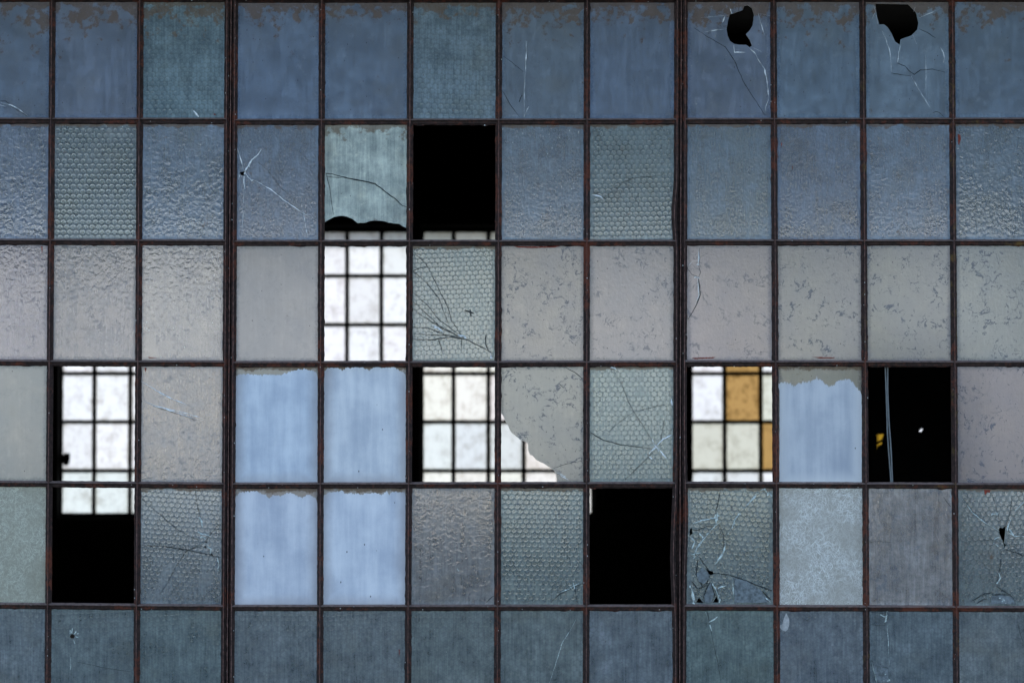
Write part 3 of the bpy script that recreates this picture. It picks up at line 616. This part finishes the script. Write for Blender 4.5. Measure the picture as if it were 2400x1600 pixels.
 (6, 9): [(K_, 1.4, J([(160, 1095), (172, 1150), (180, 1190)])), (K_, 1.4, J([(180, 1190), (200, 1300), (230, 1430), (252, 1568)])), (W, 3.0, J([(172, 1168), (195, 1158), (230, 1130)])), (W, 2.6, J([(178, 1185), (190, 1225)])), (W, 1.4, J([(150, 1100), (165, 1145)]))],
 (6, 11): [(K_, 1.4, J([(1238, 1102), (1320, 1108), (1348, 1098)])), (W, 6.0, J([(1338, 1095), (1340, 1130), (1328, 1168)])), (W, 4.0, J([(1300, 1120), (1325, 1135)])), (K_, 1.4, J([(1235, 1182), (1280, 1190), (1330, 1188)])), (W, 1.2, J([(1340, 1170), (1350, 1300), (1355, 1450)])),
           (K_, 1.6, J([(1235, 1420), (1300, 1458), (1350, 1470)])), (W, 3.4, J([(1238, 1425), (1255, 1480), (1275, 1565)])), (W, 6.0, J([(1330, 1515), (1350, 1545)])), (W, 5.0, J([(1290, 1545), (1330, 1560)])), (K_, 1.4, J([(1320, 1490), (1350, 1500)]))],
 (6, 12): [(K_, 1.2, J([(2200, 1180), (2215, 1240), (2230, 1290)]))],
}
SHARDS = {(5, 9): [J([(340, 880), (420, 898), (515, 958), (560, 1040), (340, 1042)]), J([(90, 850), (130, 810), (168, 850), (172, 880), (140, 920), (105, 900)]), J([(140, 1000), (182, 905), (205, 985), (185, 1040), (150, 1040)])],
          (5, 12): [J([(2030, 995), (2100, 990), (2165, 1005), (2185, 1050), (2020, 1050)])], (4, 7): [], (6, 11): [J([(1238, 1425), (1345, 1472), (1350, 1560), (1280, 1566)])]}
TAPES = {(6, 10): J([(680, 1108), (698, 1145), (700, 1180), (690, 1215), (676, 1228), (650, 1218), (630, 1195), (655, 1180), (665, 1140)])}
REDS = {(2, 12): [C([(1806, 880), (1822, 885), (1826, 910), (1816, 950), (1808, 948)])], (2, 10): [C([(648, 935), (653, 940), (650, 965), (646, 950)]), C([(716, 1085), (722, 1095), (724, 1118), (718, 1105)])],
        (4, 3): [D([(948, 955), (962, 958), (955, 990)])], (3, 1): [D([(268, 160), (280, 162), (276, 205)])], (1, 3): [A([(1402, 745), (1420, 752), (1406, 758)])],
        (6, 5): [I([(376, 1345), (384, 1350), (380, 1390)])], (5, 12): [J([(1975, 300), (2020, 300), (2015, 320), (2000, 315), (1985, 335)])],
        (3, 7): [E([(1130, 160), (1300, 162), (1440, 158), (1400, 168), (1250, 172), (1160, 168)])], (3, 9): [F([(60, 892), (215, 886), (200, 894), (80, 900)])], (3, 10): [F([(845, 885), (1000, 888), (990, 894), (900, 895)])],
        (3, 3): [D([(970, 885), (1000, 887), (1030, 892), (980, 893)])]}
PAINTED = {(4, 4): D([(1549, 1012), (1580, 1000), (1640, 998), (1720, 1005), (1800, 1000), (1850, 1003), (1900, 985), (1960, 968), (2020, 966), (2075, 985)]),
 (4, 5): [(840 + x / 9.8, 780 + y / 9.8) for x, y in ((-780, 890), (-700, 800), (-500, 790), (-360, 860), (-250, 800), (0, 790), (90, 790), (160, 815), (230, 880), (290, 830), (370, 790), (520, 785), (640, 790), (760, 790), (860, 800), (940, 870), (1010, 905), (1075, 940))],
 (5, 4): H([(1549, 345), (1570, 320), (1640, 310), (1690, 312), (1720, 325), (1745, 330), (1765, 355), (1790, 335), (1840, 340), (1880, 320), (1920, 322), (1960, 345), (1985, 355), (2020, 330), (2072, 355)]),
 (5, 5): H([(2124, 335), (2150, 322), (2190, 310), (2240, 308)]) + I([(30, 322), (80, 325), (110, 322), (130, 338), (150, 325), (230, 322), (270, 335), (300, 310), (315, 335), (325, 318), (360, 312), (415, 315)]),
 (4, 10): F([(624, 1075), (650, 1045), (690, 1060), (740, 1075), (790, 1050), (850, 1050), (880, 1020), (930, 1055), (960, 1085), (990, 1070), (1050, 1030), (1100, 1040), (1165, 1110)])}
PSHADE = {(4, 10): (0.80, 0.78, 0.76), (4, 4): (0.92, 0.94, 0.95), (4, 5): (0.97, 0.95, 0.92), (5, 4): (0.93, 0.91, 0.91), (5, 5): (0.97, 0.955, 0.95)}
PMARGIN = {(4, 10): 3}

def crack_mesh(lst, kind, seed):
    r = random.Random(seed); out = []
    for k, w, pts in lst:
        if k != kind: continue
        bm = bmesh.new(); mids = []
        P = [Vector((at(x, y).x, 0, at(x, y).z)) for x, y in pts]
        Q = []
        for a, b in zip(P, P[1:]):
            n = max(1, int((b - a).length / 0.012))
            for i in range(n):
                q = a.lerp(b, i / n)
                if i: q += Vector((r.uniform(-1, 1), 0, r.uniform(-1, 1))) * 0.0010
                Q.append(q)
        Q.append(P[-1]); n = len(Q); prev = None
        for i, q in enumerate(Q):
            t = (Q[min(i + 1, n - 1)] - Q[max(i - 1, 0)]).normalized(); s = Vector((-t.z, 0, t.x))
            e = math.sin(math.pi * (i + 0.5) / n); taper = (0.5 + 0.5 * e) if kind == K_ else (0.12 + 0.88 * e)
            hw = (w * 1.35 if w < 3 else 4.05 + (w - 3) * 0.5) * (1.25 if kind == K_ else 1.0) * 0.5 * MM * taper * (r.uniform(0.35, 2.2) if kind == W else r.uniform(0.7, 1.2))
            y = -0.0009 if kind == K_ else -0.0013
            cur = (bm.verts.new(q + s * hw + Vector((0, y, 0))), bm.verts.new(q + Vector((0, y - 0.0006 * w, 0))), bm.verts.new(q - s * hw * r.uniform(0.6, 1.2) + Vector((0, y, 0))))
            if prev:
                bm.faces.new((prev[0], cur[0], cur[1], prev[1])); bm.faces.new((prev[1], cur[1], cur[2], prev[2]))
            prev = cur; mids.append(cur[1])
        if kind == W and w >= 3.0:                  # splinters around bruised spots
            for _ in range(int(w * 1.5)):
                m = r.choice(mids); q = m.co.copy()
                a = r.uniform(0, 6.28); L = r.uniform(0.4, 1.3) * w * 0.0011
                v = [m] + [bm.verts.new(q + Vector((math.cos(a + d) * L * f, -0.0004 - 0.0012 * r.random(), math.sin(a + d) * L * f))) for d, f in ((-0.5, 1.1), (0.55, 0.8))]
                bm.faces.new(v)
        out.append(bm)
    return out

def rough_edge(pts, amp, step, r):
    out = []
    for a, b in zip(pts, pts[1:]):
        n = max(1, int(math.hypot(b[0] - a[0], b[1] - a[1]) / step))
        for i in range(n):
            f = i / n; out.append((a[0] + (b[0] - a[0]) * f + r.uniform(-amp, amp) * (i > 0), a[1] + (b[1] - a[1]) * f + r.uniform(-amp, amp) * (i > 0)))
    out.append(pts[-1]); return out

def build_pane(key, row, col, iv):
    u = UNITS[key]; root = roots[key]; kind = GRID[row][col + 1]
    r = random.Random(row * 100 + col)
    if kind is None:
        a, b = at(*node(u, iv, row - 1)), at(*node(u, iv + 1, row - 1))
        x0, x1 = a.x + 0.016, b.x - 0.016; lo = []
        n = 70
        for i in range(n + 1):
            x = x0 + (x1 - x0) * i / n
            d = 0.0135 + 0.006 * max(0.0, mnoise.noise(Vector((x * 22, row, col)))) + 0.005 * max(0.0, mnoise.noise(Vector((x * 120, row, col)))) + r.uniform(0, 0.0012)
            lo.append((x, a.z + (b.z - a.z) * i / n - d))
        bm = bmesh.new(); slab(bm, [lo + [(x1, b.z - 0.004), (x0, a.z - 0.004)]], -0.003, 0.0045, (0, 0, 0))
        link_mesh('putty_remnant', bm, RUST, root, (x0, 0, a.z)); return
    ga, gb = (8.0 if iv == 0 else 3.5), (8.0 if iv == 4 else 3.5)
    tl, tr = node(u, iv, row - 1), node(u, iv + 1, row - 1); bl, br = node(u, iv, row), node(u, iv + 1, row)
    quad = [(bl[0] + ga, bl[1] - 4), (br[0] - gb, br[1] - 4), (tr[0] - gb, tr[1] + 4), (tl[0] + ga, tl[1] + 4)]
    if (row, col) in BROKEN:
        how, line = BROKEN[(row, col)]
        line = rough_edge(line, 0.45, 5.0, r)
        quad = (line + [quad[2], quad[3]]) if how == 'bottom' else ([quad[3]] + [(quad[3][0], line[0][1])] + line + [(line[-1][0], quad[1][1]), quad[1], quad[2]])
    outer = P2(quad)
    n = len(outer)
    if sum(outer[i][0] * outer[(i + 1) % n][1] - outer[(i + 1) % n][0] * outer[i][1] for i in range(n)) < 0: outer.reverse()
    holes = []
    for h in HOLES.get((row, col), []):
        hp = P2(rough_edge(h + [h[0]], 0.3, 5.0, r)[:-1]); holes.append(hp)
    c = at((tl[0] + tr[0] + bl[0] + br[0] + ga * 2 - gb * 2) / 4, (tl[1] + tr[1] + bl[1] + br[1]) / 4)
    g, dust, tint, dcol, mud, spots, ham, rough = T_[kind]
    bm = bmesh.new(); slab(bm, [outer] + holes, 0.0, 0.005)
    o = link_mesh('pane', bm, [G[g], BACK, EDGE], root, c)
    v = r.uniform(-1, 1)
    o['dust'] = dust + 0.03 * v; o['mud'] = mud * r.uniform(0.75, 1.1); o['spots'] = spots * r.uniform(0.55, 1.35); o['hammer'] = ham; o['rough'] = rough
    o['tint'] = [x * (1 + 0.03 * r.uniform(-1, 1)) for x in tint]; w = 1 + 0.07 * r.uniform(-1, 1)
    o['dustcol'] = [x * w * (1 + 0.04 * r.uniform(-1, 1)) for x in dcol]
    if (row, col) in ((3, 10), (3, 11), (3, 12), (4, 12), (4, 7)): o['spots'] = 1.15
    o['cell'] = r.uniform(0.93, 1.08)
    o['top'] = at(*tl).z - c.z - 0.012
    o.rotation_euler = (R(r.uniform(-0.25, 0.25)), 0, R(r.uniform(-0.25, 0.25)))
    if (row, col) in PANE_LABEL: o['label'] = PANE_LABEL[(row, col)]
    MUD_OVER = {(1, 1): 1.5, (1, 2): 1.15, (1, 3): 0.9, (1, 4): 0.85, (1, 5): 0.6, (1, 6): 0.55, (1, 7): 1.0, (1, 8): 0.95, (1, 9): 0.8, (1, 10): 1.15, (1, 11): 0.6, (1, 12): 0.8}
    HEXH = {(2, 2): 0.75, (2, 8): 0.45, (3, 6): 0.34, (4, 8): 0.3, (5, 3): 0.4, (5, 7): 0.6, (5, 9): 0.5, (5, 12): 0.45}
    if (row, col) in HEXH: o['hammer'] = HEXH[(row, col)]
    if (row, col) in MUD_OVER: o['mud'] = MUD_OVER[(row, col)]
    rot = o.rotation_euler.copy()
    def sub(name, bmx, mat, label=None):
        q = link_mesh(name, bmx, mat, o, c)
        if label: q['label'] = label
        return q
    lst = CRACKS.get((row, col), [])
    if (row, col) in ((3, 6), (5, 9), (4, 8), (5, 12), (5, 3)): lst = [(k, w * ((1.45 if (row, col) in ((3, 6), (5, 9)) else 1.15) if k == K_ else 1.1), q) for k, w, q in lst]
    for kk, mt, lab in ((W, CRACK_W, 'white bruised crack'), (K_, CRACK_D, 'dark open crack')):
        for b2 in crack_mesh(lst, kk, row * 31 + col): sub('crack', b2, mt if not (row >= 5 and kk == W) else CHIP, lab)
    for sp in SHARDS.get((row, col), []):
        b2 = bmesh.new(); slab(b2, [P2(rough_edge(sp + [sp[0]], 0.5, 6.0, r)[:-1])], -0.0055, -0.0022, (0, 0, 1)); sub('shard', b2, [SHARD, EDGE])
    if (row, col) in TAPES:
        b2 = bmesh.new(); slab(b2, [P2(TAPES[(row, col)])], -0.0016, -0.0004, (0, 0, 0)); sub('tape_scrap', b2, TAPE)
    for rp in REDS.get((row, col), []):
        b2 = bmesh.new(); slab(b2, [P2(rough_edge(rp + [rp[0]], 0.4, 3.0, r)[:-1])], -0.0012, -0.0003, (0, 0, 0)); sub('paint_drip', b2, RED)
    if (row, col) in PAINTED:
        top = []
        line = PAINTED[(row, col)]
        for i, (a, b) in enumerate(zip(line, line[1:])):
            m = max(2, int(abs(b[0] - a[0]) / 2.0))
            for k in range(m):
                f = k / m; jag = r.uniform(-2.2, 2.2) * (1.8 if (row, col) == (4, 10) else 1) + 2.5 * mnoise.noise(Vector((a[0] + (b[0] - a[0]) * f, row * 9.0, 0)) * 0.35)
                top.append((a[0] + (b[0] - a[0]) * f, a[1] + (b[1] - a[1]) * f + jag))
        top.append(line[-1])
        mg = PMARGIN.get((row, col), 0.5)
        right = [(quad[1][0] - mg - 2 + r.uniform(-.6, .6), quad[1][1] - (quad[1][1] - line[-1][1]) * k / 20) for k in range(20)]
        left = [(quad[0][0] + mg + 2 + r.uniform(-.6, .6), line[0][1] + (quad[0][1] - line[0][1]) * k / 20) for k in range(1, 21)]
        b2 = bmesh.new(); slab(b2, [P2([(quad[0][0] + mg + 2, quad[0][1])] + right + list(reversed(top)) + left[:-1])], -0.0014, -0.0003, (0, 0, 0))
        q = sub('paint_coat', b2, PAINT); q['shade'] = list(PSHADE.get((row, col), (0.96, 0.95, 0.94))); q['rim'] = 1.0 if (row, col) == (4, 10) else 0.0

for key, u in UNITS.items():
    for row in range(1, 7):
        for iv in range(5):
            build_pane(key, row, u['c0'] + iv, iv)

# ------------------------------------------------------------------ windows across the hall
YEL = (0.21, 0.13, 0.046); AMB = (0.14, 0.085, 0.008); WH = (0.395, 0.402, 0.415); GRN = (0.30, 0.305, 0.265); WRM = (0.385, 0.383, 0.355); GRY2 = (0.335, 0.358, 0.36)
ROWS = [525, 633, 745, 857, 968, 1080, 1186]
FARW = [
 ('Z', [-302, -218, -134, -50, 34, 118], 'bright far window hidden behind the grimy panes at the picture edge', WH),
 ('A', [137, 217.5, 300, 382, 464, 545], 'bright far window with a clump standing in for a dark hole in one pane beside a black post', WH),
 ('B', [557, 637, 717, 797, 876, 951], 'bright far window of clean white panes left of the thick black post', WH),
 ('C', [965, 1042, 1122, 1203, 1284, 1366], 'bright far window of ivory panes right of the thick black post', WRM),
 ('N', [1379, 1474, 1569], 'narrow added far window that brightens the near panes, its lowest row boarded, between ivory and amber panes', WH),  # made-up window, added to light the near panes before it
 ('D', [1582, 1664, 1747, 1830, 1912, 1993], 'bright far window with two amber panes among greenish ones', GRN),
 ('E', [2006, 2088, 2170, 2252, 2334, 2416], 'far window mostly hidden behind a torn dark welding curtain', WH),
]
TINT = {('D', 0, 3): WH, ('D', 1, 2): YEL, ('D', 1, 3): YEL, ('D', 2, 4): YEL, ('D', 0, 2): WH, ('D', 2, 2): WH, ('D', 0, 5): GRY2, ('D', 1, 5): GRY2, ('D', 2, 5): WH,
        ('E', 0, 4): AMB, ('E', 0, 3): AMB, ('A', 0, 5): GRY2, ('A', 1, 5): GRY2, ('A', 2, 5): GRY2, ('C', 3, 4): (0.40, 0.37, 0.35), ('C', 2, 3): (0.39, 0.37, 0.36), ('C', 0, 4): GRY2, ('C', 1, 4): GRY2, ('C', 2, 4): GRY2}
GRIME = {('D', 1, 3): 0.9, ('D', 1, 4): 0.5, ('D', 0, 4): 0.35, ('D', 2, 3): 0.4, ('D', 2, 4): 0.5}
FB = [(x * MM, y * MM) for x, y in ((-21, -10), (21, -10), (21, 20), (-21, 20))]
for key, cols, label, base_t in FARW:
    xs = [at(c * K, 800, FARY).x for c in cols]; zs = [at(1200, y * K, FARY).z for y in ROWS]
    base = Vector(((xs[0] + xs[-1]) / 2, FARY, zs[-1]))
    root = tag(empty('steel_window', base), label, 'window', 'windows across the hall')
    bm = bmesh.new(); X, Z = Vector((1, 0, 0)), Vector((0, 0, 1))
    e = 0.03
    for i, x in enumerate(xs):
        w = 1.9 if i in (0, len(xs) - 1) else 1.0
        sweep(bm, (x, FARY, zs[-1] - e), (x, FARY, zs[0] + e), [(a * w, b) for a, b in FB], X, step=0.025, jit=0.004, seed=rnd.random() * 99)
    for i, z in enumerate(zs):
        w = 1.9 if i in (0, len(zs) - 1) else 0.8
        sweep(bm, (xs[0] - e, FARY + 0.002, z), (xs[-1] + e, FARY + 0.002, z), [(a * w, b - 0.002) for a, b in FB], Z, step=0.025, jit=0.005, seed=rnd.random() * 99)
    link_mesh('frame', bm, DARKSTEEL, root, base)
    for ci in range(len(xs) - 1):
        for ri in range(6):
            r = random.Random(hash((ci, ri)) + ord(key))
            c = Vector(((xs[ci] + xs[ci + 1]) / 2, FARY + 0.008, (zs[ri] + zs[ri + 1]) / 2))
            bm = bmesh.new()
            if key == 'N' and ri == 5:
                box(bm, xs[ci] + 0.004, xs[ci + 1] - 0.004, FARY + 0.024, FARY + 0.04, zs[ri + 1], zs[ri]); link_mesh('blackout_board', bm, SOOT, root, c); continue  # added boards keep the lowest row black
            vs = [bm.verts.new((x, c.y, z)) for x, z in ((xs[ci], zs[ri + 1]), (xs[ci + 1], zs[ri + 1]), (xs[ci + 1], zs[ri]), (xs[ci], zs[ri]))]; bm.faces.new(vs)
            o = link_mesh('pane', bm, FAR, root, c)
            w = r.uniform(0.93, 1.06); o['tint'] = [min(1, x * w * r.uniform(0.985, 1.015)) for x in TINT.get((key, ci, ri), base_t)]; o['dust'] = GRIME.get((key, ci, ri), 0.45)
            if (key, ci, ri) in TINT and TINT[(key, ci, ri)] is YEL: o['label'] = 'amber pane'
# thick black posts standing between the far windows, part of the hall
for a, b in ((118, 137), (545, 557), (951, 965), (1366, 1379), (1569, 1582), (1993, 2006)):
    bm = bmesh.new(); box(bm, at(a * K, 800, FARY).x - 0.004, at(b * K, 800, FARY).x + 0.004, FARY - 0.10, FARY + 0.06, zs_far - 0.02, zt_far + 0.02)
    link_mesh('window_post', bm, SOOT, hall)

# dark clump standing in for a hole in a far pane
c = at(152 * K, 1053 * K, FARY - 0.03)
bm = bmesh.new(); bmesh.ops.create_icosphere(bm, subdivisions=3, radius=0.055)
for v in bm.verts: v.co *= 1 + 0.7 * mnoise.noise(v.co * 30); v.co.y *= 0.5
bm.transform(Matrix.Translation(c))
tag(link_mesh('hole_clump', bm, SOOT, None, c), 'small dark clump standing in for a hole in a bright far pane', 'clump')

# ------------------------------------------------------------------ inside the hall
scr = empty('welding_screen', (at(2095 * K, 900 * K, 7.0).x, 7.0, 0.05))
tag(scr, 'dark torn curtain screen seen through the empty opening with the cable', 'screen')
CUR = mat_plain('black curtain', (0.012, 0.012, 0.014), 0.8, 0.3, 3.0)
a, b = at(1975 * K, 815 * K, 7.0), at(2225 * K, 815 * K, 7.0)
zz_ = lambda q: P_(q)
def PY(pts, Y): return [(at(x, y, Y).x, at(x, y, Y).z) for x, y in pts]
cz = zz(2020, 980, 9.8)
holes = [cz([(290, 375), (500, 360), (460, 480), (330, 550), (285, 560)]), cz([(300, 620), (460, 540), (455, 590), (385, 620), (345, 760), (320, 900), (290, 890), (280, 700)]),
         cz([(230, 1330), (260, 1285), (305, 1275), (315, 1430), (300, 1520), (228, 1520)]), cz([(1315, 300), (1340, 255), (1385, 232), (1400, 245), (1365, 305), (1340, 312)])]
bm = bmesh.new(); slab(bm, [[(a.x, 0.35), (b.x, 0.35), (b.x, a.z - 0.02), (a.x, a.z - 0.02)]] + [PY(h, 7.0) for h in holes], 6.996, 7.0, (0, 0, 0))
link_mesh('curtain', bm, CUR, scr, (a.x, 7, 1.2))
bm = bmesh.new()
tube(bm, [(a.x - 0.05, 7.03, a.z), (b.x + 0.05, 7.03, a.z)], 0.02)
for x in (a.x - 0.03, b.x + 0.03):
    tube(bm, [(x, 7.03, 0.07), (x, 7.03, a.z)], 0.018); tube(bm, [(x, 6.6, 0.07), (x, 7.4, 0.07)], 0.02)
link_mesh('stand', bm, DARKSTEEL, scr, (a.x, 7, 0.1))

CABLE = mat_plain('grey cable sheath', (0.15, 0.16, 0.16), 0.5, 0.2, 30.0)
def cable_pt(f, off):
    pts = [(2035, 828), (2036, 840), (2037, 900), (2040, 980), (2044, 1040), (2048, 1104), (2050, 1180), (2049, 1300)]
    i = min(int(f * (len(pts) - 1)), len(pts) - 2); g = f * (len(pts) - 1) - i
    x = pts[i][0] + (pts[i + 1][0] - pts[i][0]) * g; y = pts[i][1] + (pts[i + 1][1] - pts[i][1]) * g
    return at((x + off) * K, y * K, 0.012 + 0.02 * min(1, f * 4))
bm = bmesh.new()
for off in (-2.2, 2.4):
    pts = [cable_pt(i / 30, off * (1 + 0.25 * math.sin(i * 0.5))) for i in range(31)]
    top = pts[0] + Vector((0.0, -0.001, 0.006))
    tube(bm, [top] + pts + [pts[-1] + Vector((0.0, 0.02, -0.5)), Vector((pts[-1].x, 0.32, 0.06))], 0.0033, 8)
tag(link_mesh('cable', bm, CABLE, None, cable_pt(0.5, 0)), 'thin grey twin cable hanging inside an empty black opening', 'cable')
